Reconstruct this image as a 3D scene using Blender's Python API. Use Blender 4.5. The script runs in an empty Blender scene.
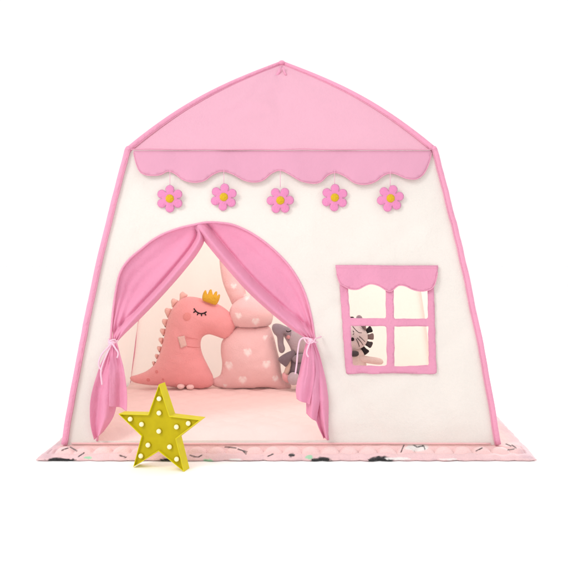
import bpy, bmesh, math, random
import numpy as np
from mathutils import Vector, Matrix, noise
from mathutils.geometry import delaunay_2d_cdt
random.seed(7)
scene = bpy.context.scene
COL = scene.collection
F = 774.0; CX = 284.0; HY = 255.0; D0 = 2.33; CZ = 0.572      # surveyed lens, eye height and distance
GZ = -0.025                                                   # ground level; tent base is z = 0
XC = -0.009

def P(px, py, y):
    """world point for a surveyed photo position lying at depth y"""
    d = D0 + y
    return Vector(((px-CX)/F*d, y, CZ-(py-HY)/F*d))
KL = 0.12/0.904
def PW(px, py, off=0.0):
    """same, on the leaning front wall"""
    d = (D0 + KL*CZ)/(1 + KL*(py-HY)/F)
    v = P(px, py, d-D0); v.y += off
    return v

# ------------------------------------------------------------------ helpers
def srgb(r, g, b):
    f = lambda c: ((c/255+0.055)/1.055)**2.4 if c > 10 else c/255/12.92
    return (f(r), f(g), f(b), 1)

def fabric(name, col, transl=0.25, tcol=None, var=0.05, bump=0.25, bscale=14, rough=0.9, sheen=0.15, weave=True, attr=None):
    m = bpy.data.materials.new(name); m.use_nodes = True
    nt = m.node_tree; N = nt.nodes; L = nt.links; N.clear()
    out = N.new('ShaderNodeOutputMaterial')
    tc = N.new('ShaderNodeTexCoord')
    n1 = N.new('ShaderNodeTexNoise'); n1.inputs['Scale'].default_value = 5; n1.inputs['Detail'].default_value = 5
    L.new(tc.outputs['Object'], n1.inputs['Vector'])
    hsv = N.new('ShaderNodeMapRange'); hsv.inputs['From Min'].default_value = .3; hsv.inputs['From Max'].default_value = .7
    hsv.inputs['To Min'].default_value = 1-var; hsv.inputs['To Max'].default_value = 1+var
    L.new(n1.outputs['Fac'], hsv.inputs['Value'])
    mul = N.new('ShaderNodeVectorMath'); mul.operation = 'SCALE'
    if attr:
        a = N.new('ShaderNodeAttribute'); a.attribute_name = attr
        L.new(a.outputs['Color'], mul.inputs[0])
    else:
        mul.inputs[0].default_value = col[:3]
    L.new(hsv.outputs['Result'], mul.inputs['Scale'])
    pr = N.new('ShaderNodeBsdfPrincipled')
    pr.inputs['Roughness'].default_value = rough
    pr.inputs['Specular IOR Level'].default_value = 0.25
    pr.inputs['Sheen Weight'].default_value = sheen
    pr.inputs['Sheen Roughness'].default_value = 0.5
    L.new(mul.outputs[0], pr.inputs['Base Color'])
    n2 = N.new('ShaderNodeTexNoise'); n2.inputs['Scale'].default_value = bscale; n2.inputs['Detail'].default_value = 6
    n2.inputs['Distortion'].default_value = .6
    L.new(tc.outputs['Object'], n2.inputs['Vector'])
    b = N.new('ShaderNodeBump'); b.inputs['Strength'].default_value = bump; b.inputs['Distance'].default_value = 0.02
    L.new(n2.outputs['Fac'], b.inputs['Height'])
    last = b
    if weave:
        n3 = N.new('ShaderNodeTexNoise'); n3.inputs['Scale'].default_value = 420; n3.inputs['Detail'].default_value = 3
        L.new(tc.outputs['Object'], n3.inputs['Vector'])
        b2 = N.new('ShaderNodeBump'); b2.inputs['Strength'].default_value = .35; b2.inputs['Distance'].default_value = 0.002
        L.new(n3.outputs['Fac'], b2.inputs['Height']); L.new(b.outputs[0], b2.inputs['Normal']); last = b2
    L.new(last.outputs[0], pr.inputs['Normal'])
    if transl > 0:
        tr = N.new('ShaderNodeBsdfTranslucent')
        tr.inputs['Color'].default_value = tcol or col
        L.new(last.outputs[0], tr.inputs['Normal'])
        mx = N.new('ShaderNodeMixShader'); mx.inputs[0].default_value = transl
        L.new(pr.outputs[0], mx.inputs[1]); L.new(tr.outputs[0], mx.inputs[2])
        L.new(mx.outputs[0], out.inputs[0])
    else:
        L.new(pr.outputs[0], out.inputs[0])
    return m

def plush(name, col, var=0.05, attr=None, fuzz=260):
    m = fabric(name, col, 0, var=var, bump=.10, bscale=16, rough=1, sheen=.35, weave=False, attr=attr)
    nt = m.node_tree; N = nt.nodes; L = nt.links
    pr = [n for n in N if n.type == 'BSDF_PRINCIPLED'][0]
    tc = [n for n in N if n.type == 'TEX_COORD'][0]
    old = pr.inputs['Normal'].links[0].from_socket
    n3 = N.new('ShaderNodeTexNoise'); n3.inputs['Scale'].default_value = fuzz; n3.inputs['Detail'].default_value = 4
    L.new(tc.outputs['Object'], n3.inputs['Vector'])
    b2 = N.new('ShaderNodeBump'); b2.inputs['Strength'].default_value = .8; b2.inputs['Distance'].default_value = 0.003
    L.new(n3.outputs['Fac'], b2.inputs['Height']); L.new(old, b2.inputs['Normal'])
    L.new(b2.outputs[0], pr.inputs['Normal'])
    return m

def solid(name, col, rough=.5, spec=.5, var=0.0, emit=0, bump=0):
    m = bpy.data.materials.new(name); m.use_nodes = True
    nt = m.node_tree; N = nt.nodes; L = nt.links
    pr = N['Principled BSDF']
    pr.inputs['Base Color'].default_value = col; pr.inputs['Roughness'].default_value = rough
    pr.inputs['Specular IOR Level'].default_value = spec
    tc = N.new('ShaderNodeTexCoord')
    n1 = N.new('ShaderNodeTexNoise'); n1.inputs['Scale'].default_value = 40; n1.inputs['Detail'].default_value = 6
    L.new(tc.outputs['Object'], n1.inputs['Vector'])
    if var:
        r = N.new('ShaderNodeMapRange'); r.inputs['From Min'].default_value = .3; r.inputs['From Max'].default_value = .7
        r.inputs['To Min'].default_value = 1-var; r.inputs['To Max'].default_value = 1+var
        mul = N.new('ShaderNodeVectorMath'); mul.operation = 'SCALE'; mul.inputs[0].default_value = col[:3]
        L.new(n1.outputs['Fac'], r.inputs['Value']); L.new(r.outputs[0], mul.inputs['Scale']); L.new(mul.outputs[0], pr.inputs['Base Color'])
    if bump:
        b = N.new('ShaderNodeBump'); b.inputs['Strength'].default_value = bump; b.inputs['Distance'].default_value = .002
        L.new(n1.outputs['Fac'], b.inputs['Height']); L.new(b.outputs[0], pr.inputs['Normal'])
    if emit:
        pr.inputs['Emission Color'].default_value = col; pr.inputs['Emission Strength'].default_value = emit
    return m

def empty(name, loc, label, cat, group=None, rz=0):
    o = bpy.data.objects.new(name, None); COL.objects.link(o)
    o.location = loc; o.rotation_euler.z = rz
    o['label'] = label; o['category'] = cat
    if group: o['group'] = group
    return o

def link(name, verts, faces, mat, parent=None, smooth=True, colors=None, solidify=0, label=None):
    """vertices are in world space; parent is an unrotated empty (or a mesh whose matrix is a translation)"""
    me = bpy.data.meshes.new(name)
    off = Vector((0, 0, 0))
    p = parent
    while p is not None:
        off += Vector(p.location); p = p.parent
    me.from_pydata([tuple(Vector(v)-off) for v in verts], [], [tuple(f) for f in faces])
    bm = bmesh.new(); bm.from_mesh(me)
    bmesh.ops.recalc_face_normals(bm, faces=bm.faces)
    bm.to_mesh(me); bm.free()
    if smooth: me.polygons.foreach_set('use_smooth', [True]*len(me.polygons))
    if colors is not None:
        ca = me.color_attributes.new('Col', 'FLOAT_COLOR', 'POINT')
        for i, c in enumerate(colors): ca.data[i].color = (c[0], c[1], c[2], 1)
    me.materials.append(mat)
    o = bpy.data.objects.new(name, me); COL.objects.link(o)
    if parent: o.parent = parent
    if solidify:
        s = o.modifiers.new('thick', 'SOLIDIFY'); s.thickness = solidify; s.offset = 0
    if label: o['label'] = label
    return o

def catmull(pts, n=8, closed=False):
    pts = [Vector(p) for p in pts]; out = []
    m = len(pts)
    rng = range(m) if closed else range(m-1)
    for i in rng:
        if closed: p0, p1, p2, p3 = pts[i-1], pts[i], pts[(i+1) % m], pts[(i+2) % m]
        else: p0, p1, p2, p3 = pts[max(i-1, 0)], pts[i], pts[i+1], pts[min(i+2, m-1)]
        for k in range(n):
            t = k/n
            out.append(0.5*((2*p1)+(p2-p0)*t+(2*p0-5*p1+4*p2-p3)*t*t+(3*p1-p0-3*p2+p3)*t**3))
    if not closed: out.append(pts[-1])
    return out

def resample(pts, sp, closed=True):
    pts = [Vector(p) for p in pts]
    seq = pts+[pts[0]] if closed else pts
    L = [0]
    for a, b in zip(seq, seq[1:]): L.append(L[-1]+(b-a).length)
    n = max(3, round(L[-1]/sp)); out = []; j = 0
    for i in range(n if closed else n+1):
        t = L[-1]*i/n
        while j < len(seq)-2 and L[j+1] < t: j += 1
        s = (t-L[j])/max(1e-9, L[j+1]-L[j]); out.append(seq[j].lerp(seq[j+1], min(1, s)))
    return out

def at(pts, t):
    """point at parameter 0..1 (by arc length) along a polyline"""
    L = [0]
    for a, b in zip(pts, pts[1:]): L.append(L[-1]+(b-a).length)
    t *= L[-1]; j = 0
    while j < len(pts)-2 and L[j+1] < t: j += 1
    s = (t-L[j])/max(1e-9, L[j+1]-L[j]); return pts[j].lerp(pts[j+1], min(1, max(0, s)))

def inside(poly, X, Y):
    c = np.zeros(len(X), bool); n = len(poly)
    for i in range(n):
        x1, y1 = poly[i][0], poly[i][1]; x2, y2 = poly[i-1][0], poly[i-1][1]
        if y1 == y2: continue
        m = ((y1 > Y) != (y2 > Y)) & (X < (x2-x1)*(Y-y1)/(y2-y1)+x1)
        c ^= m
    return c

def segdist(poly, X, Y):
    d = np.full(len(X), 1e9); n = len(poly)
    for i in range(n):
        a = np.array(poly[i-1][:2]); b = np.array(poly[i][:2]); ab = b-a
        L2 = max(1e-12, ab@ab)
        t = np.clip(((X-a[0])*ab[0]+(Y-a[1])*ab[1])/L2, 0, 1)
        d = np.minimum(d, np.hypot(X-a[0]-t*ab[0], Y-a[1]-t*ab[1]))
    return d

def tri2d(outer, holes, sp):
    """dense triangulation of a 2D outline with holes"""
    rings = [outer]+list(holes)
    xs = [p[0] for p in outer]; ys = [p[1] for p in outer]
    gx, gy = [], []
    j = 0; y = min(ys)
    while y < max(ys):
        x = min(xs)+(sp/2 if j % 2 else 0)
        while x < max(xs): gx.append(x); gy.append(y); x += sp
        y += sp*.866; j += 1
    gx = np.array(gx); gy = np.array(gy)
    ok = inside(outer, gx, gy)
    for h in holes: ok &= ~inside(h, gx, gy)
    for r in rings: ok &= segdist(r, gx, gy) > sp*.55
    pts = []; edges = []
    for r in rings:
        s = len(pts); pts += [(p[0], p[1]) for p in r]
        edges += [(s+i, s+(i+1) % len(r)) for i in range(len(r))]
    nb = len(pts)
    pts += list(zip(gx[ok].tolist(), gy[ok].tolist()))
    V, E, T, ov, oe, of = delaunay_2d_cdt([Vector(p) for p in pts], edges, [], 0, 1e-7)
    V = [tuple(v) for v in V]
    cx = np.array([sum(V[i][0] for i in t)/3 for t in T]); cy = np.array([sum(V[i][1] for i in t)/3 for t in T])
    keep = inside(outer, cx, cy)
    for h in holes: keep &= ~inside(h, cx, cy)
    T = [t for t, k in zip(T, keep) if k]
    bnd = np.zeros(len(V), bool)
    for i, o in enumerate(ov):
        if any(q < nb for q in o): bnd[i] = True
    return V, T, bnd

def sheet(name, outer, holes, sp, mp, mat, parent, solidify=0, colors=None, **k):
    V, T, b = tri2d(outer, holes, sp)
    return link(name, [mp(x, z) for x, z in V], T, mat, parent, solidify=solidify, **k)

def inflate(V, T, bnd, thick):
    """rounded stuffing profile: square root of the Poisson solution"""
    n = len(V); ed = set()
    for t in T:
        for a, b in ((t[0], t[1]), (t[1], t[2]), (t[2], t[0])): ed.add((min(a, b), max(a, b)))
    ed = np.array(list(ed)); a, b = ed[:, 0], ed[:, 1]
    deg = np.bincount(a, minlength=n)+np.bincount(b, minlength=n)
    def A(x):
        y = deg*x; y = y-np.bincount(a, x[b], n)-np.bincount(b, x[a], n); y[bnd] = 0; return y
    rhs = np.ones(n); rhs[bnd] = 0
    x = np.zeros(n); r = rhs.copy(); p = r.copy(); rs = r@r
    for _ in range(500):
        Ap = A(p); al = rs/(p@Ap); x += al*p; r -= al*Ap; q = r@r
        if q < 1e-8: break
        p = r+q/rs*p; rs = q
    x = np.sqrt(np.maximum(x, 0)); return x/x.max()*thick

class Pillow:
    """a stuffed shape cut to an outline (x, z), standing at depth y"""
    def __init__(s, name, outline, y, thick, sp, mat, parent, colf=None, wr=0.0012, tilt=0.0, label=None, smooth_n=5, yw=None):
        o2 = [(p[0], p[2]) for p in outline]
        o2 = catmull([Vector((a, b, 0)) for a, b in o2], smooth_n, True) if smooth_n else [Vector((a, b, 0)) for a, b in o2]
        o2 = resample(o2, sp)
        V, T, bnd = tri2d(o2, [], sp)
        h = inflate(V, T, bnd, thick)
        zb = min(v[1] for v in V)
        s.V = np.array(V); s.h = h; s.tilt = tilt; s.zb = zb; s.y = y; s.yw = yw
        n = len(V); idx = {}; verts = []; faces = []
        for i, (x, z) in enumerate(V):
            w = noise.noise(Vector((x*30, z*30, y*9)))*wr*4*(h[i]/thick)
            verts.append((x, s.base(z, x)-h[i]+w, z))
        for i, (x, z) in enumerate(V):
            if bnd[i]: idx[i] = i
            else: idx[i] = len(verts); verts.append((x, s.base(z, x)+h[i]*.8, z))
        faces = [t for t in T]+[(idx[t[2]], idx[t[1]], idx[t[0]]) for t in T]
        cols = [colf(v[0], v[2]) for v in verts] if colf else None
        s.obj = link(name, verts, faces, mat, parent, colors=cols, label=label)
    def base(s, z, x=0):
        return s.y+s.tilt*(z-s.zb)+(s.yw(x, z) if s.yw else 0)
    def surf(s, p, off=.001):
        d = (s.V[:, 0]-p.x)**2+(s.V[:, 1]-p.z)**2
        i = np.argsort(d)[:4]; w = 1/(d[i]+1e-8); h = (s.h[i]*w).sum()/w.sum()
        return Vector((p.x, s.base(p.z, p.x)-h-off, p.z))

def tube(name, pts, r, mat, parent, seg=10, flat=1.0, closed=False, taper=None, label=None, up=None):
    pts = [Vector(p) for p in pts]; verts = []; faces = []; n = len(pts)
    for i, p in enumerate(pts):
        if closed: t = pts[(i+1) % n]-pts[i-1]
        else: t = pts[min(i+1, n-1)]-pts[max(i-1, 0)]
        t.normalize()
        u = up or Vector((0, 1, 0))
        a = t.cross(u)
        if a.length < 1e-3: a = t.cross(Vector((0, 0, 1)))
        a.normalize(); b = t.cross(a)
        rr = r*(taper(i/(n-1)) if taper else 1)
        for k in range(seg):
            an = 2*math.pi*k/seg
            verts.append(p+a*(rr*math.cos(an))+b*(rr*flat*math.sin(an)))
    m = n if closed else n-1
    for i in range(m):
        for k in range(seg):
            a0 = i*seg+k; a1 = i*seg+(k+1) % seg; b0 = ((i+1) % n)*seg+k; b1 = ((i+1) % n)*seg+(k+1) % seg
            faces.append((a0, a1, b1, b0))
    if not closed:
        faces.append(tuple(range(seg))[::-1]); faces.append(tuple((n-1)*seg+k for k in range(seg)))
    return link(name, verts, faces, mat, parent, label=label)

def tubes(name, lists, r, mat, parent, seg=6, label=None):
    verts = []; faces = []
    for pts in lists:
        pts = [Vector(p) for p in pts]; n = len(pts); s = len(verts)
        for i, p in enumerate(pts):
            t = (pts[min(i+1, n-1)]-pts[max(i-1, 0)]).normalized()
            a = t.cross(Vector((0, 1, 0)))
            if a.length < 1e-3: a = Vector((1, 0, 0))
            a.normalize(); b = t.cross(a)
            for k in range(seg):
                an = 2*math.pi*k/seg; verts.append(p+a*(r*math.cos(an))+b*(r*math.sin(an)))
        for i in range(n-1):
            for k in range(seg):
                faces.append((s+i*seg+k, s+i*seg+(k+1) % seg, s+(i+1)*seg+(k+1) % seg, s+(i+1)*seg+k))
        faces.append(tuple(s+k for k in range(seg))); faces.append(tuple(s+(n-1)*seg+k for k in range(seg)))
    return link(name, verts, faces, mat, parent, label=label)

def blob(name, c, rad, mat, parent, rot=None, seg=24, label=None, squash=None, fn=None):
    bm = bmesh.new(); bmesh.ops.create_uvsphere(bm, u_segments=seg, v_segments=seg//2, radius=1)
    M = (rot or Matrix.Identity(3))
    vs = []
    for v in bm.verts:
        q = Vector((v.co.x*rad[0], v.co.y*rad[1], v.co.z*rad[2]))
        if fn: q = fn(q)
        vs.append(Vector(c)+M @ q)
    bm.verts.ensure_lookup_table(); fs = [[v.index for v in f.verts] for f in bm.faces]; bm.free()
    return link(name, vs, fs, mat, parent, label=label)

def grid_surf(name, fn, nu, nv, mat, parent, solidify=0, label=None):
    vs = [fn(i/nu, j/nv) for j in range(nv+1) for i in range(nu+1)]
    fs = [(j*(nu+1)+i, j*(nu+1)+i+1, (j+1)*(nu+1)+i+1, (j+1)*(nu+1)+i) for j in range(nv) for i in range(nu)]
    return link(name, vs, fs, mat, parent, solidify=solidify, label=label)

# ------------------------------------------------------------------ materials
CREAM = (0.735, 0.70, 0.665, 1)
M_wall = fabric('cream_canvas', (0.735, 0.71, 0.672, 1), .12, (0.90, 0.85, 0.77, 1), var=.035, bump=.5, bscale=7)
M_inner = fabric('cream_canvas_rear', (0.81, 0.745, 0.675, 1), .41, (0.95, 0.865, 0.78, 1), var=.03, bump=.2, bscale=7)
M_roof = fabric('pale_pink_canvas', (0.72, 0.395, 0.525, 1), .25, (0.92, .61, .70, 1), var=.03, bump=.12, bscale=6)
M_awn = fabric('awning_pink', (0.78, 0.385, 0.53, 1), .18, var=.03, bump=.2, bscale=14)
M_pipe = fabric('piping_pink', (0.76, 0.32, 0.46, 1), .0, var=.05, bump=.35, bscale=45)
M_piper = fabric('rear_piping_pink', (0.78, 0.40, 0.52, 1), .75, (1, .86, .86, 1), var=.05)
M_seam = fabric('seam_pink', (0.70, 0.30, 0.42, 1), .0, var=.05)
M_curt = fabric('curtain_pink', (0.81, 0.36, 0.525, 1), .24, (0.95, .48, .66, 1), var=.04, bump=.35, bscale=18)
M_frame = fabric('window_pink', (0.77, 0.325, 0.475, 1), .12, var=.05, bump=.4, bscale=26)
M_tie = fabric('tie_pale', (0.83, 0.52, 0.64, 1), 0, bump=.2)
M_floor = fabric('quilted_floor', (0.86, 0.66, 0.63, 1), 0, var=.03, bump=.3, bscale=12, sheen=.3)
M_petal = fabric('felt_petal', (0.72, 0.24, 0.45, 1), 0, var=.06, bump=.3, bscale=90, rough=1, sheen=.3)
M_center = fabric('felt_centre', (0.66, 0.42, 0.015, 1), 0, var=.1, bump=.5, bscale=90, rough=1, sheen=.2)
M_string = fabric('string', (0.80, 0.40, 0.55, 1), 0)
M_dino = plush('coral_plush', (0.85, 0.385, 0.395, 1))
M_dinos = plush('coral_light', (0.88, 0.56, 0.50, 1))
M_dinod = plush('coral_dark', (0.74, 0.26, 0.26, 1))
M_foot = plush('foot_plush', (0.86, 0.62, 0.60, 1))
M_crown = fabric('mustard_felt', (0.72, 0.44, 0.04, 1), 0, var=.1, bump=.4, bscale=90, rough=1)
M_black = fabric('black_stitch', (0.02, 0.016, 0.018, 1), 0, sheen=0)
M_bunny = plush('bunny_plush', (0.72, 0.36, 0.34, 1), attr='Col')
M_taupe = plush('taupe_plush', (0.30, 0.255, 0.29, 1), var=.12)
M_taupel = plush('taupe_light', (0.50, 0.44, 0.48, 1), var=.1)
M_dgrey = plush('dark_grey_plush', (0.21, 0.17, 0.20, 1), var=.12)
M_cheek = plush('cheek_plush', (0.76, 0.40, 0.42, 1))
M_lion = plush('lion_face', (0.66, 0.60, 0.60, 1), var=.06)
M_lionb = plush('lion_body', (0.74, 0.62, 0.59, 1), var=.06)
M_maneb = fabric('mane_black', (0.022, 0.02, 0.024, 1), 0, var=.2, sheen=.2)
M_maneg = fabric('mane_grey', (0.20, 0.15, 0.15, 1), 0, var=.2)
M_maned = fabric('mane_charcoal', (0.06, 0.055, 0.06, 1), 0, var=.2)
M_mat = plush('mat_print', (0.7, 0.4, 0.4, 1), var=.06, attr='Col', fuzz=220)
M_yel = solid('yellow_plastic', (0.64, 0.56, 0.006, 1), .45, .25, var=.05, bump=.1)
M_yelf = solid('yellow_face', (0.47, 0.375, 0.004, 1), .6, .15, var=.06, bump=.1)
M_bulb = solid('bulb', (0.86, 0.78, 0.50, 1), .25, .6, emit=.12)
M_tag = fabric('tag_white', (0.78, 0.55, 0.5, 1), 0)
M_ground = solid('studio_white', (0.95, 0.95, 0.95, 1), .9, .1)

# ------------------------------------------------------------------ setting
gv = [(-30, -30, GZ), (30, -30, GZ), (30, 40, GZ), (-30, 40, GZ)]
g = link('ground', gv, [(0, 1, 2, 3)], M_ground, smooth=False); g['kind'] = 'structure'; g['label'] = 'plain white studio floor'

# ------------------------------------------------------------------ tent skeleton
HB, HS, ZS = .650, .484, .904
YB, YF = .98, 0.0
def corner(sx, back):
    """curve from base to shoulder, bowed a little outward"""
    out = []
    for i in range(25):
        t = i/24; bow = .012*math.sin(math.pi*t)
        x = XC+sx*(HB+(HS-HB)*t+bow)
        y = (YB-.12*t+bow*.5) if back else (YF+.12*t-bow*.5)
        out.append(Vector((x, y, ZS*t)))
    return out
APEX = Vector((XC+.001, .49, 1.272))
def ridge(sx, back):
    s = corner(sx, back)[-1]; out = []
    n = (APEX-s); up = Vector((sx*.45, (.4 if back else -.4), 1)).normalized()
    for i in range(25):
        t = i/24
        out.append(s+n*t+up*(.029*math.sin(math.pi*t**.9)))
    return out
C = {(sx, b): corner(sx, b) for sx in (-1, 1) for b in (0, 1)}
R = {(sx, b): ridge(sx, b) for sx in (-1, 1) for b in (0, 1)}

tent = empty('play_tent', (XC, .49, 0), 'house shaped play tent in pink and cream fabric with arched curtained door and scalloped awning', 'tent')

def wr(x, z, s=1.0, seed=0.0):
    v = Vector((x*2.2, z*2.2, seed))
    a = noise.noise(v)*.010+noise.noise(Vector((x*5, z*3.2, seed+4)))*.005
    r = 1-abs(noise.noise(Vector((x*3.3+z*2.1, z*2.4-x*1.2, seed+9))))*2
    q = 1-abs(noise.noise(Vector((x*1.7-z*2.6, z*1.3+x*.8, seed+21))))*2
    return s*(a*1.15+max(0, r-.6)*.012+max(0, q-.75)*.016)

def wall_y(x, z):
    t = min(max(z/ZS, 0), 1); bow = .012*math.sin(math.pi*t)
    xl, xr = XC-(HB+(HS-HB)*t+bow), XC+(HB+(HS-HB)*t+bow)
    e = min(x-xl, xr-x)/.08; e = min(1, max(0, e)); ez = min(1, max(0, z/.04))*min(1, max(0, (ZS-z)/.04))
    return YF+.12*t-bow*.5+wr(x, z)*e*(.3+.7*ez)

arch_px = [(97, 441), (101, 410), (106, 375), (110.5, 345), (112, 328), (114, 305), (116, 292), (120.6, 273), (129, 260), (141.6, 249), (153, 240), (166, 233),
           (180, 228), (193, 225), (206, 222.5), (220, 222.8), (235, 225.5), (254.5, 235), (274, 250), (291.5, 269), (304, 291.5), (311, 316), (314, 335), (317, 360), (321, 395), (326, 425), (328, 440)]
arch = [PW(*p) for p in arch_px]
arch2 = [Vector((v.x, v.z, 0)) for v in arch]
arch2 = resample(catmull(arch2, 6), .012, False)
arch2 = [Vector((p.x, max(p.y, .010), 0)) for p in arch2]

outer = [Vector((p.x, p.z, 0)) for p in C[(-1, 0)]]+[Vector((p.x, p.z, 0)) for p in reversed(C[(1, 0)])]
outer = resample(outer, .014)
def rect_px(x0, y0, x1, y1, sp=.012):
    c = [PW(x0, y0), PW(x1, y0), PW(x1, y1), PW(x0, y1)]
    return resample([Vector((v.x, v.z, 0)) for v in c], sp)
win_hole = resample([Vector((v.x, v.z, 0)) for v in [PW(346, 280), PW(430, 280), PW(431, 368), PW(350, 368)]], .012)
sheet('front_wall', outer, [list(arch2), win_hole], .014, lambda x, z: Vector((x, wall_y(x, z), z)), M_wall, tent)

def ruled(A, B, bulge, seed, nu=46):
    mid = (A[12]+B[12])/2
    cen = Vector((XC, .49, .5)); nrm = (mid-cen); nrm.z = 0; nrm.normalize()
    def fn(u, v):
        p = at(A, v).lerp(at(B, v), u)
        e = math.sin(math.pi*u)*min(1, v*8)*min(1, (1-v)*8)
        return p+nrm*(bulge*e*math.sin(math.pi*v)+wr(u*1.1+seed, v*.9, 1, seed)*min(1, e*2))
    return fn
grid_surf('side_wall', ruled(C[(-1, 0)], C[(-1, 1)], .01, 3), 46, 40, M_inner, tent)
grid_surf('side_wall', ruled(C[(1, 0)], C[(1, 1)], .01, 6), 46, 40, M_inner, tent)
grid_surf('back_wall', ruled(C[(-1, 1)], C[(1, 1)], .015, 11), 60, 40, M_inner, tent)
def roofp(A, B, seed, nrm):
    def fn(u, v):
        p = at(A, v).lerp(at(B, v), u)
        e = math.sin(math.pi*u)*math.sin(math.pi*min(1, v*1.1))
        return p-Vector((0, 0, 1))*.012*e+nrm*wr(u+seed, v*.6, 1.0*e, seed)
    return fn
grid_surf('roof_panel', roofp(R[(-1, 0)], R[(1, 0)], 2, Vector((0, -.7, .7))), 60, 36, M_roof, tent)
grid_surf('roof_panel', roofp(R[(-1, 1)], R[(1, 1)], 5, Vector((0, .7, .7))), 50, 30, M_roof, tent)
grid_surf('roof_panel', roofp(R[(-1, 0)], R[(-1, 1)], 7, Vector((-.7, 0, .7))), 50, 30, M_roof, tent)
grid_surf('roof_panel', roofp(R[(1, 0)], R[(1, 1)], 8, Vector((.7, 0, .7))), 50, 30, M_roof, tent)

# pole sleeves (piping) along corners and ridges
for key in C:
    sx, b = key
    pts = [p+Vector((sx*((.016 if sx > 0 else .006) if b else .002), ((.016 if sx > 0 else .007) if b else -.003), 0)) for p in C[key]]
    pts = [p+Vector((noise.noise(p*9)*.0030+noise.noise(p*26)*.0012, noise.noise(p*12+Vector((4,0,0)))*.002, 0)) for p in resample(pts, .02, False)]
    pts[0].z = .002
    tube('corner_piping', pts, .0070 if (b and sx > 0) else .0098, M_piper if b else M_pipe, tent, 12)
    if not b: tube('piping_seam', [p+Vector((-sx*.0085, -.006, 0)) for p in pts], .0016, M_seam, tent, 6)
    elif sx < 0: tube('piping_seam', [p+Vector((.005, -.013, 0)) for p in pts[1:-1]], .0030, M_pipe, tent, 6)
    rp = resample(R[key], .02, False)
    tube('roof_piping', rp, .0105, M_pipe, tent, 12, taper=lambda t: 1.0-.25*t)
    tube('piping_seam', [p+Vector((-sx*.006, .003 if b else -.008, -.006)) for p in rp[1:-1]], .0016, M_seam, tent, 6)
    blob('corner_cap', C[key][-1]+Vector((0, 0, .001)), (.0105, .0105, .0125), M_pipe, tent)
# apex knot and short ribbon
kn = blob('apex_knot', APEX+Vector((0, -.012, -.004)), (.013, .012, .010), M_pipe, tent)
bmk = []
for pts, r in (([(281, 66), (279, 72), (275, 78)], .005), ([(283, 66), (284, 71), (286, 75)], .003)):
    tube('apex_ribbon', [P(a, b, .49-.055-i*.012) for i, (a, b) in enumerate(pts)], r, M_pipe, kn, 8, flat=.35)
# bottom hem
tube('bottom_hem', [Vector((XC-.63+1.26*i/60, wall_y(XC-.63+1.26*i/60, .004)-.003, .005)) for i in range(61)], .003, fabric('hem', (0.80, 0.50, 0.50, 1), 0), tent, 8)
tube('side_hem', [Vector((XC-.645, .02+.93*i/20, .004)) for i in range(21)], .004, M_pipe, tent, 8)
tube('side_hem', [Vector((XC+.645, .02+.93*i/20, .004)) for i in range(21)], .004, M_pipe, tent, 8)
# shoulder seam
tube('eave_seam', [Vector((XC-.475+.95*i/60, .12-.010+noise.noise(Vector((i*.2, 0, 0)))*.001, ZS+.001+noise.noise(Vector((i*.13, 5, 0)))*.003)) for i in range(61)], .0016, M_seam, tent, 6)

# scalloped awning
top = [(134, 151), (432, 151)]
low = [(431, 153), (429, 162), (424, 173), (416, 179.5), (405, 179), (397, 175.5), (390.4, 173.6), (383, 176), (375, 182), (365, 185), (354, 183.5), (345, 177), (335.5, 172.7), (327, 176), (321, 182),
       (312, 183.6), (300, 181), (290, 175), (280, 170.5), (271, 174), (264, 180), (255, 182.5), (244, 180.5), (234, 175), (223, 171.5), (213, 175), (205, 181), (195, 183), (184, 180.5), (176, 174.5),
       (168.7, 171.5), (162, 175), (155, 176), (147, 175.5), (140.5, 172), (136.5, 163), (134, 153)]
aw = [PW(*p) for p in top]
awl = catmull([PW(*p) for p in low], 3)
ao = resample([Vector((v.x, v.z, 0)) for v in aw+awl], .008)
def awn_map(x, z):
    t = (ZS-z)/.11
    return Vector((x, wall_y(x, z)-.006-.008*t-.003*math.sin(x*38)*t-.003*noise.noise(Vector((x*20, z*14, 3)))*t, z))
aobj = sheet('awning', ao, [], .010, awn_map, M_awn, tent, solidify=.002)
tube('awning_binding', [awn_map(p.x, p.z)+Vector((0, -.001, 0)) for p in resample(awl, .008, False)], .0014, M_pipe, aobj, 6)

# door edge binding
def archp(off=0, sub=None):
    pts = [Vector((p.x, wall_y(p.x, p.y)+off, p.y)) for p in arch2]
    return pts
tube('door_binding', archp(-.002), .0034, M_pipe, tent, 8)
# door sill and quilted floor sheet
def floor_fn(u, v):
    x = XC+(u-.5)*2*(HB-.012); y = .012+v*(YB-.03)
    rise = min(1, y/.12); rise = rise*rise*(3-2*rise)
    q = abs(math.sin(math.pi*(x+y)/.11)*math.sin(math.pi*(x-y)/.11))**.5
    return Vector((x, y, .004+.024*rise+.006*q*rise+noise.noise(Vector((x*4, y*4, 1)))*.005*rise))
grid_surf('floor', floor_fn, 150, 110, M_floor, tent)

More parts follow.
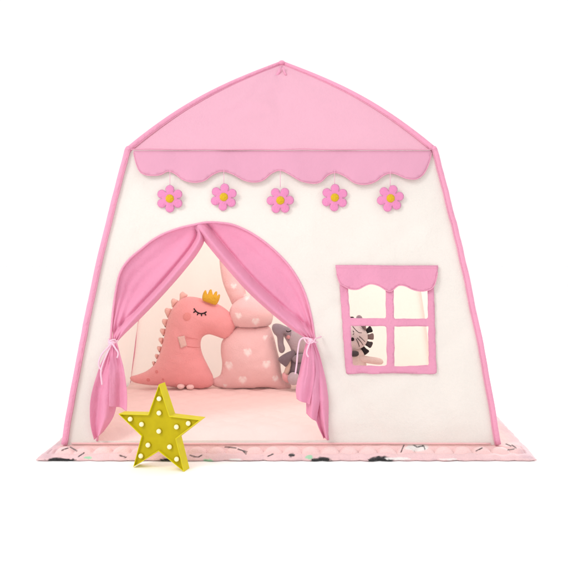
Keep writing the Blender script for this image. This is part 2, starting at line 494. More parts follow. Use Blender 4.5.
# window frame with four openings
fo = [PW(339.5, 281), PW(433, 281), PW(434.5, 330), PW(436, 373.5), PW(390, 373), PW(346, 373.7), PW(342.5, 330)]
fo = [p+Vector((noise.noise(p*45), noise.noise(p*45+Vector((7,0,0))), 0))*.0022 for p in resample([Vector((v.x, v.z, 0)) for v in fo], .008)]
def quad(pts):
    return [p+Vector((noise.noise(p*50), noise.noise(p*50+Vector((7,0,0))), 0))*.0018 for p in resample([Vector((v.x, v.z, 0)) for v in [PW(*p) for p in pts]], .008)]
holes = [quad([(347.5, 282), (385.5, 282), (385.7, 318), (350, 318)]), quad([(393.5, 283), (427, 283), (427.2, 318.5), (393.5, 318.5)]),
         quad([(350.5, 325.7), (386, 326), (386.5, 365.5), (352.5, 365)]), quad([(393.8, 326.3), (427.5, 326), (428.5, 365), (394, 366)])]
def win_map(x, z):
    return Vector((x, wall_y(x, z)-.005-.003*noise.noise(Vector((x*34, z*34, 1))), z))
wf = sheet('window_frame', fo, holes, .007, win_map, M_frame, tent, solidify=.003)
vo = [PW(*p) for p in [(335.3, 265), (360, 265), (400, 265.5), (437.5, 265.3)]]
vl = catmull([PW(*p) for p in [(436.5, 272), (434.5, 281), (431, 288), (422, 291), (412, 289.5), (405, 286), (398, 285.5), (391, 291), (386, 290.5), (379, 286), (371, 283.7), (365, 285.5), (358, 289), (350, 289), (344, 286), (339.5, 283), (336.5, 274)]], 3)
vout = resample([Vector((v.x, v.z, 0)) for v in vo+vl], .007)
z0 = PW(380, 265).z
def val_map(x, z):
    t = max(0, (z0-z)/.075)
    return Vector((x, wall_y(x, z)-.007-.007*t-.002*math.sin(x*70)*t, z))
vob = sheet('window_valance', vout, [], .008, val_map, M_frame, tent, solidify=.002)
tube('valance_binding', [val_map(p.x, p.z)+Vector((0, -.001, 0)) for p in resample(vl, .007, False)], .0015, M_pipe, vob, 6)
tube('valance_seam', [val_map(p.x, p.z-.008)+Vector((0, -.001, 0)) for p in resample([vo[0], vo[-1]], .01, False)], .0010, M_pipe, vob, 6)

# ------------------------------------------------------------------ curtains
def curtain(outer_px, inner_px, ridges, name='door_curtain', deep=.030):
    A = catmull([PW(*p) for p in outer_px], 6); B = catmull([PW(*p) for p in inner_px], 6)
    def fn(u, v):
        a = at(A, v); b = at(B, v); w = (a-b).length
        p = a.lerp(b, u)
        s = (1-u)*w                              # metres from the inner hem
        y = wall_y(p.x, p.z)+.004
        # slack belly behind, rolled hem in front
        y += deep*math.sin(math.pi*min(1, u*1.05))**1.5*min(1, w/.12)*.6
        for (c0, wd, am) in ridges:
            y -= am*math.exp(-((s*(1-.35*v)-c0*(1-.35*v))/wd)**2)*min(1, w/.06)
        # pleats converging on the tie
        y += .0042*math.sin(u*24+2*v+3*noise.noise(Vector((u*3,v*2,1))))*v**2*(1-.3*v)
        y += .004*noise.noise(Vector((p.x*9+p.z*9, (p.x-p.z)*3, 2)))*min(1, u*4)
        y -= .024*v**4*u
        return Vector((p.x, y, p.z))
    return grid_surf(name, fn, 70, 70, M_curt, tent, solidify=.0012)
left_outer = [(205, 223), (193, 225.5), (180, 228.5), (166, 233.5), (153, 240.5), (141.6, 249.5), (129, 260.5), (120.6, 273.5), (116.5, 292), (114, 310), (112.5, 328), (112.5, 339)]
left_inner = [(196, 226), (204, 238), (198, 252), (182, 273), (160, 298), (140, 319), (126, 333), (119.5, 340)]
lc = curtain(left_outer, left_inner, [(.014, .009, .024), (.0, .004, -.010), (.031, .0045, -.012), (.050, .012, .004)])
right_outer = [(203, 223), (220, 223.2), (235, 226), (254.5, 235.5), (274, 250.5), (291.5, 269.5), (303.5, 292), (310.5, 316), (314, 338)]
right_inner = [(193, 226), (200, 236), (212, 251), (228, 270), (248, 292), (270, 312), (290, 328), (306, 338)]
rc = curtain(right_outer, right_inner, [(.019, .011, .024), (.0, .004, -.010), (.040, .0050, -.013), (.060, .014, .004), (.006,.003,-.006)])
# faint dark crease line where each curtain is rolled
def tail(Lp, Rp, nf, amp, ph, parent, off=-.03, name='curtain_tail', bot=None):
    A = catmull([PW(*p) for p in Lp], 6); B = catmull([PW(*p) for p in Rp], 6)
    def fn(u, v):
        a = at(A, v); b = at(B, v); p = a.lerp(b, u)
        if bot: p.z += bot(u)*v**3
        g = min(1, v*2.2)
        y = wall_y(p.x, max(.02, p.z))+off*(.55+.45*g)-amp*g*(math.sin(2*math.pi*nf*u+ph+.8*v))*(.55+.45*v)
        y -= .0022*math.sin(2*math.pi*nf*2.3*u+ph*2+2*v+2*noise.noise(p*6))*g*(1.2-v)
        y += .003*noise.noise(p*25)
        y -= .0035*math.sin(u*21+ph*3+2.5*noise.noise(Vector((u*4, v*5, ph))))*math.exp(-v*3.2)*min(1, v*9)
        y += .0022*noise.noise(Vector((p.x*55, p.z*18, ph)))*g
        return Vector((p.x, y, p.z))
    return grid_surf(name, fn, 60, 70, M_curt, parent, solidify=.0012)
tail([(112.5, 339), (108, 352), (101, 367), (94.5, 388), (92, 405), (92.5, 424), (96, 438)],
     [(117, 340), (119, 352), (120, 367), (119, 388), (117, 405), (113, 418), (104, 431)], 1.25, .012, 2.2, lc, -.022)
tail([(113, 340), (113, 352), (113.5, 366), (113.5, 380), (113, 392), (113.2, 403)],
     [(118.5, 340), (123, 353), (127.5, 368), (129.5, 382), (130.5, 396), (130.3, 407.5)], 1.0, .010, .6, lc, -.048)
tail([(309, 338), (309, 352), (309, 370), (310, 390), (313, 410), (318, 425), (323.5, 437)],
     [(313.5, 338), (318, 350), (322.5, 366), (326, 382), (328.3, 401), (328.3, 420), (328, 436.5)], 1.3, .013, 2.2, rc, -.022)
tail([(308.5, 338), (308, 352), (306.5, 372), (306, 392), (306, 412)],
     [(312, 339), (316.5, 355), (319, 375), (319.5, 398), (316, 420)], 1.0, .010, 4.0, rc, -.036)
tail([(307, 338), (303, 352), (299, 370), (295.8, 386), (296.5, 396)],
     [(311, 339), (313.5, 352), (314, 370), (312, 386), (309, 402)], 1.0, .010, 5.2, rc, -.050)

def cord(lists, parent, r=.0022):
    c = tubes('tie_cord', [catmull([PW(a, b, o) for a, b, o in l], 6) for l in lists], r, M_tie, parent, 8)
    return c
cord([[(111, 338, -.03), (113.5, 342, -.058), (117, 341.5, -.066), (121, 339, -.045)],
      [(112, 341, -.045), (115, 338.5, -.066), (119, 337.5, -.060), (120.5, 341, -.05)],
      [(116, 341, -.066), (113, 345, -.072), (107, 352, -.072), (104, 361, -.068), (107, 368, -.066)],
      [(117, 341, -.066), (120, 345, -.070), (123, 350, -.070), (122, 355, -.068)],
      [(116, 342, -.066), (112, 352, -.074), (108, 362, -.074), (106.5, 370, -.072), (107.5, 381, -.070)]], lc, .0026)
cord([[(304, 338, -.03), (307, 341, -.055), (312, 340, -.062), (315, 337, -.045), (318, 337, -.020), (321, 336.5, -.004)],
      [(305.5, 336, -.05), (309, 336.5, -.062), (314, 340, -.058), (317, 341, -.03)],
      [(309, 338, -.062), (304, 335.5, -.068), (299.5, 338, -.070), (297.5, 348, -.066), (296.5, 360, -.062), (295, 371, -.060)],
      [(310, 339, -.062), (307.5, 344, -.072), (306, 350, -.072), (307.5, 354, -.070)]], rc, .0024)
blob('tie_knot', PW(116, 340.5, -.060), (.010, .008, .008), M_tie, lc, seg=16)
blob('tie_knot', PW(309.5, 338.5, -.058), (.009, .008, .0075), M_tie, rc, seg=16)

# ------------------------------------------------------------------ hanging felt flowers
def flower_part_meshes():
    pass
specs = [((170.4, 199), 168.7, 0.0, 'leftmost pink felt flower hanging under the awning, above the left curtain'),
         ((224, 197.3), 223, .1, 'pink felt flower second from left under the awning, above the door arch'),
         ((280.3, 200.6), 280, .5, 'pink felt flower hanging in the middle of the awning, lowest of the five'),
         ((334.5, 197.8), 335, .05, 'pink felt flower fourth from left, hanging just left of the window valance'),
         ((389.6, 198.8), 390.4, .3, 'pink felt flower hanging rightmost under the awning, straight above the window')]
proto = None
for i, ((fx, fy), sx, rot, lab) in enumerate(specs):
    c = PW(fx, fy); c.y = wall_y(c.x, c.z)-.013
    if proto is None:
        root = empty('felt_flower', (0, 0, 0), lab, 'flower', 'felt flowers hanging under the awning')
        out = []
        nP = 6
        for k in range(144):
            a = 2*math.pi*k/144
            r = .0235+.0195*abs(math.cos(nP*a/2))**.5
            out.append(Vector((r*math.sin(a), 0, r*math.cos(a))))
        Pillow('petals', out, 0, .0045, .0028, M_petal, root, wr=.0003, smooth_n=0)
        cc = [Vector((.0135*math.sin(2*math.pi*k/24)*(1+.04*math.sin(k*2.1)), 0, .0135*math.cos(2*math.pi*k/24))) for k in range(24)]
        Pillow('flower_centre', cc, -.004, .005, .0028, M_center, root, wr=.0003)
        tube('string', [Vector((0, .002, .034)), Vector((0, .003, .08))], .0009, M_string, root, 6)
        proto = root; kids = list(root.children)
        root.location = c; rr = root
    else:
        rr = proto.copy(); COL.objects.link(rr); rr['label'] = lab; rr.location = c
        for ch in kids:
            d = ch.copy(); COL.objects.link(d); d.parent = rr
    for ch in rr.children:
        if ch.name.startswith(('petals', 'flower_centre')): ch.rotation_euler.y = rot
    ts = PW(sx, 171)
    for ch in rr.children:
        if ch.name.startswith('string'):
            ch.scale.z = (ts.z+.002-c.z)/.08

# ------------------------------------------------------------------ dinosaur plush
def cp(lst, ox, oy, sc, y):
    return [P(ox+a/sc, oy+b/sc, y) for a, b in lst]
DY = .80
dino = empty('dinosaur_plush', P(178, 388, DY), 'coral pink dinosaur cushion with gold felt crown and closed stitched eye inside the tent', 'plush toy')
dz = lambda a, b, y=DY: P(120+a/4.37, 270+b/4.37, y)
do = [(44, 468), (58, 490), (120, 502), (180, 505), (240, 512), (340, 520), (400, 507), (408, 470), (388, 425), (362, 372), (352, 328), (360, 294), (388, 281), (422, 290), (456, 301), (482, 290), (501, 262),
      (506, 232), (492, 200), (462, 170), (420, 145), (370, 128), (320, 117), (278, 120), (243, 148), (217, 190), (202, 240), (191, 300), (172, 368), (150, 412), (118, 440), (80, 456)]
body = Pillow('body', [dz(*p) for p in do], DY, .072, .006, M_dino, dino, wr=.0009, smooth_n=4)
def disc(name, pil, c, r, mat, parent, th=.002, n=20, shape=None, off=.0005):
    vs = []; 
    rings = 5
    pts = [pil.surf(c, off+th)]
    for j in range(1, rings+1):
        for k in range(n):
            a = 2*math.pi*k/n; rr = r*j/rings*(shape(a) if shape else 1)
            q = Vector((c.x+rr*math.cos(a), 0, c.z+rr*math.sin(a)))
            pts.append(pil.surf(q, off+th*(1-(j/rings)**3) if j < rings else -.001))
    fs = [(0, 1+k, 1+(k+1) % n) for k in range(n)]
    for j in range(rings-1):
        for k in range(n):
            a = 1+j*n; fs.append((a+k, a+n+k, a+n+(k+1) % n, a+(k+1) % n))
    return link(name, pts, fs, mat, parent)
disc('cheek', body, dz(302, 197), .018, plush('cheek_coral', (0.78, 0.31, 0.30, 1)), dino)
for a, b, r in ((168, 437, .008), (128, 475, .008), (196, 470, .006)): disc('spot', body, dz(a, b), r, M_dinod, dino, .001)
def stitch(pil, l, fn, n=5): return [pil.surf(fn(*q[:2]), .0012) for q in [tuple((v.x, v.y)) for v in catmull([Vector((a, b, 0)) for a, b in l], n)]]
eye = [[(330, 164), (342, 178), (358, 185), (372, 184), (384, 178)], [(338, 175), (329, 181)], [(350, 182), (345, 192)], [(363, 185), (364, 196)], [(376, 183), (382, 193)]]
tubes('closed_eye', [stitch(body, l, dz) for l in eye], .0024, M_black, dino)
sp = [(276, 119, 30), (238, 146, 28), (213, 188, 30), (199, 232, 26), (189, 272, 24), (181, 310, 22), (172, 346, 20), (160, 378, 17), (146, 408, 15)]
for k, (a, b, s) in enumerate(sp):
    a0, b0 = sp[max(0, k-1)][:2]; a1, b1 = sp[min(len(sp)-1, k+1)][:2]
    t = Vector((a1-a0, b1-b0, 0)).normalized(); nrm = Vector((t.y, -t.x, 0))
    if nrm.x > 0: nrm = -nrm
    nrm = (nrm+Vector((-.1, -.35, 0))).normalized()
    c = Vector((a, b, 0))-nrm*6; h = s*.95
    o = [c-t*h*.7, c-t*h*.55+nrm*h*.55, c+nrm*h*1.0-t*h*.32, c+nrm*h*.95+t*h*.2, c+t*h*.5+nrm*h*.5, c+t*h*.7]
    Pillow('back_spike', [dz(q.x, q.y) for q in o], DY+.004, .008, .005, M_dinos, dino, wr=.0003, smooth_n=3)
cr = [(366, 132), (364, 110), (372, 90), (380, 86), (386, 106), (394, 86), (404, 84), (410, 108), (418, 94), (428, 92), (428, 112), (434, 104), (441, 108), (436, 130), (422, 151), (395, 143)]
Pillow('crown', [dz(*p) for p in cr], DY-.035, .014, .004, M_crown, dino, wr=.0003, smooth_n=2)
tg = [dz(262, 284), dz(292, 279), dz(302, 322), dz(276, 332)]
tgp = resample(tg, .004); 
tgo = [Vector((v.x, v.z, 0)) for v in tgp]
V, T, b = tri2d(tgo, [], .006)
link('fabric_tag', [body.surf(Vector((x, 0, z)), .003) for x, z in V], T, M_tag, dino, solidify=.001)
# sleeve-like arm crease
tubes('arm_seam', [stitch(body, [(300, 285), (325, 292), (345, 296)], dz), stitch(body, [(303, 325), (325, 330), (352, 336)], dz)], .0009, M_dinod, dino)
for a, b in ((266, 508), (307, 511)): blob('toe', dz(a, b, DY-.045), (.0155, .020, .0105), M_foot, dino, seg=20)

# ------------------------------------------------------------------ bunny cushion
BY = .815
bz = lambda a, b, y=BY: P(200+a/4.37, 270+b/4.37, y)
bun = empty('bunny_cushion', P(250, 388, BY), 'pale pink bunny cushion printed with small hearts, beside the dinosaur', 'plush toy')
hearts = [(212, 352, 20), (130, 412, 20), (291, 405, 19), (190, 473, 20), (245, 222, 18), (172, 196, 16), (206, 118, 16), (148, 72, 14), (330, 470, 15), (112, 500, 9), (285, 290, 12)]
base = Vector((0.87, 0.60, 0.60)); hc = Vector((0.97, 0.93, 0.91))
HW = []
for a, b, r in hearts:
    v = bz(a, b); HW.append((v.x, v.z, r/4.37*(D0+BY)/F*.95))
def bcol(x, z):
    m = 0
    for hx, hz_, r in HW:
        X = (x-hx)/r*1.15; Z = (z-hz_)/r*1.15+.05
        f = (X*X+Z*Z-.75)**3-X*X*Z*Z*Z*1.3
        if abs(X) < 1.6 and abs(Z) < 1.6: m = max(m, min(1, max(0, .5-f*4)))
    c = base.lerp(hc, m*.95); return (c.x, c.y, c.z)
bo = [(48, 500), (56, 476), (88, 458), (97, 410), (91, 360), (96, 312), (128, 272), (162, 247), (200, 243), (245, 247), (300, 245), (322, 290), (337, 350), (350, 400), (356, 448), (374, 482), (398, 502), (392, 520), (345, 524), (300, 516), (250, 516), (180, 521), (100, 517)]
Pillow('body', [bz(*p) for p in bo], BY, .075, .006, M_bunny, bun, bcol, wr=.0008, smooth_n=4)
ho = [(165, 250), (142, 236), (128, 205), (132, 170), (152, 140), (190, 118), (230, 108), (270, 118), (300, 145), (318, 180), (318, 215), (302, 242), (240, 252)]
Pillow('head', [bz(*p) for p in ho], BY-.008, .066, .006, M_bunny, bun, bcol, wr=.0008, smooth_n=4)
e1 = [(150, 160), (125, 120), (100, 60), (88, 0), (84, -55), (98, -90), (128, -85), (155, -45), (178, 20), (195, 80), (200, 130)]
Pillow('ear', [bz(*p) for p in e1], BY+.015, .026, .006, M_bunny, bun, bcol, smooth_n=4)
e2 = [(235, 130), (225, 70), (228, 0), (240, -60), (262, -90), (290, -75), (300, -20), (298, 50), (285, 130)]
Pillow('ear', [bz(*p) for p in e2], BY+.015, .026, .006, M_bunny, bun, bcol, smooth_n=4)

# ------------------------------------------------------------------ grey donkey plush
GY = .79
gzf = lambda a, b, y=GY: P(265+a/7.1, 315+b/7.1, y)
gr = empty('donkey_plush', P(292, 388, GY), 'taupe grey long eared plush toy with sleepy face behind the right curtain', 'plush toy')
Pillow('head', [gzf(*p) for p in [(135, 110), (150, 85), (200, 78), (260, 95), (300, 140), (305, 210), (280, 262), (235, 285), (195, 272), (175, 225), (150, 180), (132, 145)]], GY, .045, .005, M_taupel, gr)
hd = Pillow('forelock', [gzf(*p) for p in [(58, 62), (95, 56), (140, 72), (180, 96), (190, 130), (175, 180), (160, 165), (138, 128), (132, 190), (143, 235), (128, 262), (104, 258), (92, 215), (85, 150), (66, 130), (50, 95)]], GY-.03, .022, .004, M_taupe, gr)
disc('cheek', hd, gzf(165, 150), .009, M_cheek, gr)
tubes('closed_eye', [[gzf(150, 112, GY-.058), gzf(162, 120, GY-.059), gzf(176, 116, GY-.058), gzf(186, 110, GY-.056)]], .0018, M_black, gr)
Pillow('body', [gzf(*p) for p in [(190, 255), (270, 270), (330, 330), (330, 470), (260, 500), (170, 470), (160, 400), (175, 320)]], GY+.005, .04, .005, M_dgrey, gr)
Pillow('bow', [gzf(*p) for p in [(95, 300), (150, 262), (200, 245), (212, 275), (180, 320), (150, 360), (125, 345), (105, 330)]], GY-.03, .014, .004, M_dgrey, gr)
Pillow('scarf_end', [gzf(*p) for p in [(205, 280), (270, 270), (280, 320), (215, 330), (185, 300)]], GY-.032, .010, .004, M_taupe, gr)
Pillow('bib', [gzf(*p) for p in [(172, 310), (185, 345), (165, 420), (128, 415)]], GY-.028, .006, .004, plush('bib_cream', (.66, .5, .42, 1)), gr, smooth_n=2)
Pillow('arm', [gzf(*p) for p in [(128, 400), (160, 415), (190, 425), (185, 470), (150, 470), (122, 440)]], GY-.03, .018, .004, M_cheek, gr)
blob('foot', gzf(203, 452, GY-.05), (.024, .026, .026), M_taupel, gr)
blob('foot', gzf(290, 462, GY-.035), (.024, .026, .024), M_taupel, gr)

# ------------------------------------------------------------------ lion plush behind the window
LY = .52
lz = lambda a, b, y=LY: P(340+a/8.116, 305+b/8.116, y)
li = empty('lion_plush', P(352, 400, LY), 'blush lion plush with felt strip mane and stitched whiskers seen through the left window panes', 'plush toy')
floor_z = .034
cen = lz(110, 262)
R0 = (lz(218, 262)-cen).length
hout = [cen+Vector((R0*1.08*math.cos(2*math.pi*k/24), 0, R0*.98*math.sin(2*math.pi*k/24))) for k in range(24)]
lh = Pillow('head', hout, LY, .045, .004, M_lion, li)
# mane strips (angle, material, length)
mane = [(25, M_maneb, .95), (2, M_maneg, .95), (-24, M_maned, .95), (-50, M_maneb, 1.1), (-80, M_maned, .7), (52, M_maneg, .5), (98, M_maneb, 1.0), (124, M_maneg, .9), (148, M_maneb, 1.), (172, M_maned, .95), (197, M_maneb, 1.0), (222, M_maneg, 1.), (247, M_maneb, .9)]
for an, mt, ln in mane:
    a = math.radians(an); dr = Vector((math.cos(a), 0, math.sin(a))); tn = Vector((-dr.z, 0, dr.x))
    r0 = R0*.94; r1 = R0*(1.05+.50*ln); w0 = R0*.15; w1 = R0*.235
    o = [cen+dr*r0-tn*w0, cen+dr*(r0+r1)/2-tn*w1*.9, cen+dr*(r1-.004)-tn*w1*1.05, cen+dr*r1-tn*w1*.6, cen+dr*r1+tn*w1*.7, cen+dr*(r1-.005)+tn*w1*1.1, cen+dr*(r0+r1)/2+tn*w1*.8, cen+dr*r0+tn*w0]
    Pillow('mane_strip', o, LY+.002, .005, .003, mt, li, wr=.0003, smooth_n=3)
wl = [[(148, 245), (170, 265), (195, 290)], [(130, 255), (158, 285), (180, 318)], [(120, 262), (140, 300), (150, 330)]]
tubes('whiskers', [stitch(lh, l, lz) for l in wl], .0011, M_black, li)
tubes('closed_eye', [stitch(lh, l, lz) for l in [[(100, 170), (120, 195), (145, 215), (168, 218)], [(98, 200), (104, 212)], [(96, 232), (104, 222)]]], .0012, M_black, li)
disc('nose', lh, lz(92, 268), .007, M_black, li)
Pillow('ear', [lz(*p) for p in [(165, 165), (185, 150), (205, 170), (208, 205), (190, 195)]], LY-.02, .006, .003, M_maneg, li)
Pillow('ear', [lz(*p) for p in [(130, 110), (135, 88), (155, 80), (175, 92), (180, 115), (155, 125)]], LY-.008, .008, .003, M_taupe, li)
zb = floor_z
def bl(p): return Vector(p)
bx = cen.x
Pillow('body', [Vector((bx-.030, 0, cen.z-R0*.8)), Vector((bx+.028, 0, cen.z-R0*.8)), Vector((bx+.045, 0, cen.z-R0*1.6)), Vector((bx+.055, 0, zb+.05)), Vector((bx+.035, 0, zb+.002)), Vector((bx-.045, 0, zb+.002)), Vector((bx-.058, 0, zb+.05)), Vector((bx-.045, 0, cen.z-R0*1.6))], LY+.01, .042, .006, M_lionb, li)
Pillow('bow', [lz(*p) for p in [(60, 380), (100, 362), (140, 368), (145, 395), (120, 410), (70, 405)]], LY-.035, .010, .004, M_maned, li)
Pillow('arm', [lz(*p) for p in [(120, 405), (160, 400), (230, 415), (300, 425), (340, 440), (350, 465), (330, 482), (280, 480), (200, 468), (130, 460)]], LY-.006, .016, .004, M_lionb, li)
Pillow('leg', [Vector((bx-.02, 0, zb+.05)), Vector((bx+.05, 0, zb+.055)), Vector((bx+.11, 0, zb+.04)), Vector((bx+.125, 0, zb+.02)), Vector((bx+.10, 0, zb)), Vector((bx-.01, 0, zb))], LY-.03, .022, .005, M_lionb, li)

# ------------------------------------------------------------------ quilted play mat
mat_e = empty('play_mat', (0, .45, GZ), 'pale pink quilted play mat with printed animals lying under the tent', 'play mat')
def edge_x(side, y):
    return -.711+noise.noise(Vector((0, y*5, 3)))*.004 if side < 0 else .727+.05*(y+.08)/.62*min(1, 1)+noise.noise(Vector((4, y*5, 3)))*.004
yb0, yb1 = -.083, 1.08
pinkc = Vector((.83, .56, .55)); lil = Vector((.62, .43, .48)); blk = Vector((.02, .018, .02)); wht = Vector((.78, .74, .72)); grn = Vector((.35, .60, .40))
def seg2(px, py, a, b):
    ax, ay = a; bx_, by = b; dx, dy = bx_-ax, by-ay
    t = max(0, min(1, ((px-ax)*dx+(py-ay)*dy)/(dx*dx+dy*dy+1e-9)))
    return math.hypot(px-ax-t*dx, py-ay-t*dy)
blobs = [(61, 461.0, 15, 3.4, blk), (172, 460.5, 12, 3.2, blk), (321, 460.5, 10, 3.8, blk), (381, 460.5, 13, 4.6, blk), (208, 460.5, 5, 1.6, grn), (309, 457, 4, 2.0, grn), (291.5, 455, 3, 1.4, blk), (418, 447, 11, 4.2, wht), (398, 458.5, 12, 1.6, wht), (88, 457.5, 4, 1.4, grn), (236, 459.5, 6, 1.2, wht), (448, 459, 8, 1.2, wht)]
strokes = [((401, 452), (404, 445)), ((412, 444), (417, 447)), ((417, 447), (423, 446)), ((425, 449), (423, 445)), ((506, 444), (511, 446)), ((508, 450), (514, 449)), ((512, 445), (516, 448)), ((238, 449), (247, 452)), ((225, 447), (236, 448)), ((190, 455), (197, 457)), ((198, 457), (202, 455)), ((243, 451), (246, 454)),
           ((70, 447), (77, 451)), ((62, 450), (68, 448)), ((350, 444), (356, 443)), ((84, 453), (79, 456)), ((476, 451), (482, 448)), ((120, 455), (126, 457)), ((268, 456), (273, 454))]
mv = []; mc = []
nx = 560; ys = []
y = yb0
while y < yb1: ys.append(y); y += .0024 if y < .03 else .012
ys.append(yb1); ny = len(ys)
def matpt(u, y):
    x0, x1 = edge_x(-1, y), edge_x(1, y); x = x0+(x1-x0)*u
    e = min(x-x0, x1-x, y-yb0, yb1-y)
    return x, e
def mat_h(x, y, e):
    q = (abs(math.sin(math.pi*(x+.004)/.056))*abs(math.sin(math.pi*(y+.0665)/.056)))**.55
    if e < .018:
        t = max(0, e/.018); h = .011*math.sqrt(max(0, 1-(1-t)**2*.9))+noise.noise(Vector((x*38, y*38, 1)))*.0035
        return max(.004, h+.005)
    b = min(1, (e-.018)/.012)
    h = .0110+.0175*q*b+noise.noise(Vector((x*16, y*16, 5)))*.002+noise.noise(Vector((x*60, y*60, 5)))*.0009
    if y > -.016: h = max(h, .0125+.0105*min(1, (y+.016)/.013))
    if y > .0: h = min(h, .0236+.001*q)
    return h
for y in ys:
    for i in range(nx+1):
        x, e = matpt(i/nx, y)
        z = GZ+mat_h(x, y, e)
        yy = y-.0045*abs(math.sin(math.pi*(x+.004)/.056))**.6*max(0, 1-(y-yb0)/.02)+(noise.noise(Vector((x*22, 3, 0)))*.004+noise.noise(Vector((x*60, 7, 0)))*.0018 if y < yb0+.006 else 0)
        mv.append((x, yy, z))
        d = D0+y; sx = CX+x*F/d; sy = HY+(CZ-z)*F/d
        side = min(x-edge_x(-1, y), edge_x(1, y)-x)
        n = noise.noise(Vector((x*30, y*30, 2)))
        c = pinkc.copy()
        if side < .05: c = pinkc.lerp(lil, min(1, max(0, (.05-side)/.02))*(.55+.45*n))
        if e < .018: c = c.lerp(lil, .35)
        for (ax, ay, rx, ry, cc) in blobs:
            w = 1+.35*noise.noise(Vector((sx*.2, sy*.3, ax)))
            dd = math.hypot((sx-ax)/rx, (sy-ay)/ry)/w
            if dd < 1.1 and y < .01: c = c.lerp(cc, min(1, max(0, (1.1-dd)/.2)))
        if y < .12:
            for a, b in strokes:
                dd = seg2(sx, sy, a, b)
                if dd < .75: c = c.lerp(blk, min(1, (.75-dd)*2.4))
        mc.append((c.x, c.y, c.z))
W = nx+1
mf = [(j*W+i, j*W+i+1, (j+1)*W+i+1, (j+1)*W+i) for j in range(ny-1) for i in range(nx)]
# rounded plush rim down to the ground
rim = [i for i in range(W)]+[j*W+nx for j in range(1, ny)]+[(ny-1)*W+i for i in range(nx-1, -1, -1)]+[j*W for j in range(ny-2, 0, -1)]
prev = rim; nr = len(rim)
def paint(x, y, z, c):
    d = D0+y; sx = CX+x*F/d; sy = HY+(CZ-z)*F/d
    for (ax, ay, rx, ry, cc) in blobs:
        w = 1+.35*noise.noise(Vector((sx*.35, sy*.5, ax)))
        dd = math.hypot((sx-ax)/rx, (sy-ay)/ry)/w
        if dd < 1.1 and y < .01: c = c.lerp(cc, min(1, max(0, (1.1-dd)/.2)))
    return c
for lv, (ou, fr) in enumerate(((.0045, .8), (.007, .5), (.005, .2), (.0, .0))):
    lo = len(mv)
    for q, k in enumerate(rim):
        v = mv[k]; i = k % W; j = k//W
        nxv = (-1 if i == 0 else 1 if i == nx else 0); nyv = (-1 if j == 0 else 1 if j == ny-1 else 0)
        wob = 1+.6*noise.noise(Vector((v[0]*28, v[1]*28, 2)))
        x = v[0]+nxv*ou*wob; y = v[1]+nyv*ou*wob; hgt = v[2]-GZ
        z = GZ+.0006+hgt*fr+(max(0, noise.noise(Vector((v[0]*17, v[1]*17, 9))))*.006 if lv == 3 else 0)
        n = noise.noise(Vector((x*60, y*60, z*60)))
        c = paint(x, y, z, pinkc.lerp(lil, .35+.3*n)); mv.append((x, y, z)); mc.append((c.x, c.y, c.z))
    for q in range(nr):
        q2 = (q+1) % nr; mf.append((prev[q], prev[q2], lo+q2, lo+q))
    prev = [lo+q for q in range(nr)]
link('quilt', mv, mf, M_mat, mat_e, colors=mc)

# ------------------------------------------------------------------ star lamp
SY = 2.150-D0; SR = .1315; DEP = .040; YAW = math.radians(-16)
sc_ = P(158.5, 430, SY); sz = GZ+SR*math.cos(math.radians(36))+.0005
star = empty('star_lamp', (sc_.x, SY, GZ), 'yellow five pointed star marquee lamp with round white bulbs standing before the tent', 'lamp', rz=0)
ROLL = math.radians(-.5)
RM = Matrix.Rotation(YAW, 3, 'Z')
def sp3(x, y, z):    # star space (x right, y depth, z up from centre)
    return Vector((sc_.x, SY, sz))+RM @ Vector((x*math.cos(ROLL)-z*math.sin(ROLL), y, x*math.sin(ROLL)+z*math.cos(ROLL)))
def starpts(R_, r_):
    return [((R_ if k % 2 == 0 else r_)*math.sin(math.pi*k/5), (R_ if k % 2 == 0 else r_)*math.cos(math.pi*k/5)) for k in range(10)]
ro, ri = starpts(SR, SR*.42), starpts(SR-.0055, SR*.42-.0026)
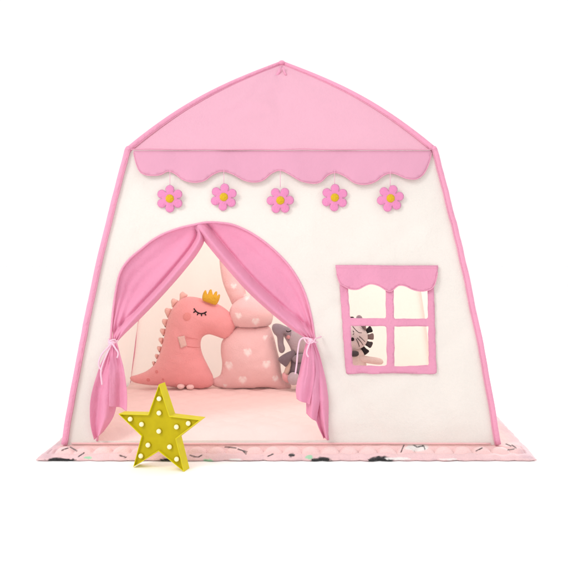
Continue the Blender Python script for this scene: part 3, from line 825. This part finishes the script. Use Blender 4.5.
# shell: rim front, outer wall, back, inner wall to recessed face
v = []; f = []
for pts, yy in ((ro, 0), (ro, DEP), (ri, 0), (ri, .008)): v += [sp3(x, yy, z) for x, z in pts]
for k in range(10):
    n = (k+1) % 10
    f += [(k, n, 10+n, 10+k), (k, n, 20+n, 20+k), (20+k, 20+n, 30+n, 30+k)]
f.append(tuple(range(10, 20)))
sh = link('shell', v, f, M_yel, star, smooth=False)
bv = sh.modifiers.new('edge', 'BEVEL'); bv.width = .0012; bv.segments = 2; bv.limit_method = 'ANGLE'
link('face', [sp3(x, .0075, z) for x, z in starpts(SR-.0050, SR*.42-.0023)], [tuple(range(10))], M_yelf, star, smooth=False)
bpos = [(0, 0)]
for k in range(5):
    a = 2*math.pi*k/5
    for r in (.47, .80) if k in (0, 1, 4, 2, 3) else (): bpos.append((SR*r*math.sin(a)*(.9 if r == .47 else .88), SR*r*math.cos(a)*(.82 if r == .47 else .86)))
for x, z in bpos:
    c = sp3(x, .002, z)
    bb = blob('bulb', c, (.0068, .0060, .0068), M_bulb, star, seg=20)
    tube('bulb_socket', [sp3(x, .0074, z), sp3(x, .003, z)], .0074, M_yelf, bb, 16, up=Vector((0, 0, 1)))

# ------------------------------------------------------------------ light
w = bpy.data.worlds.new('World'); scene.world = w; w.use_nodes = True
w.node_tree.nodes['Background'].inputs[0].default_value = (1, 1, 1, 1)
w.node_tree.nodes['Background'].inputs[1].default_value = 1.06
def area(name, loc, target, size, power, col):
    l = bpy.data.lights.new(name, 'AREA'); l.size = size; l.energy = power; l.color = col
    o = bpy.data.objects.new(name, l); COL.objects.link(o); o.location = loc
    o.rotation_euler = (Vector(target)-Vector(loc)).to_track_quat('-Z', 'Y').to_euler(); return o
area('key_softbox', (-2.6, -2.4, 3.2), (0, .3, .5), 1.4, 75, (1, .97, .94))
area('rear_fill', (2.8, 2.6, 2.0), (.45, .6, .4), 1.2, 95, (1, .97, .93))  # added unseen light, makes the right and back canvas glow towards white
area('tent_fill', (0, .42, .90), (0, .66, .1), .6, 2.8, (1, .95, .88))  # unseen fill added under the roof to brighten the interior, no real lamp

# ------------------------------------------------------------------ camera
cam = bpy.data.cameras.new('Camera'); co = bpy.data.objects.new('Camera', cam); COL.objects.link(co)
co.location = (0, -D0, CZ); co.rotation_euler = (math.radians(90), 0, 0)
cam.sensor_width = 36; cam.lens = F/568*36; cam.shift_x = 0; cam.shift_y = (HY-284)/568
cam.clip_start = .05; cam.clip_end = 200
scene.camera = co
scene.render.engine = 'CYCLES'
scene.cycles.max_bounces = 10; scene.cycles.diffuse_bounces = 6; scene.cycles.transmission_bounces = 6
scene.view_settings.view_transform = 'Standard'; scene.view_settings.look = 'None'; scene.view_settings.exposure = 0
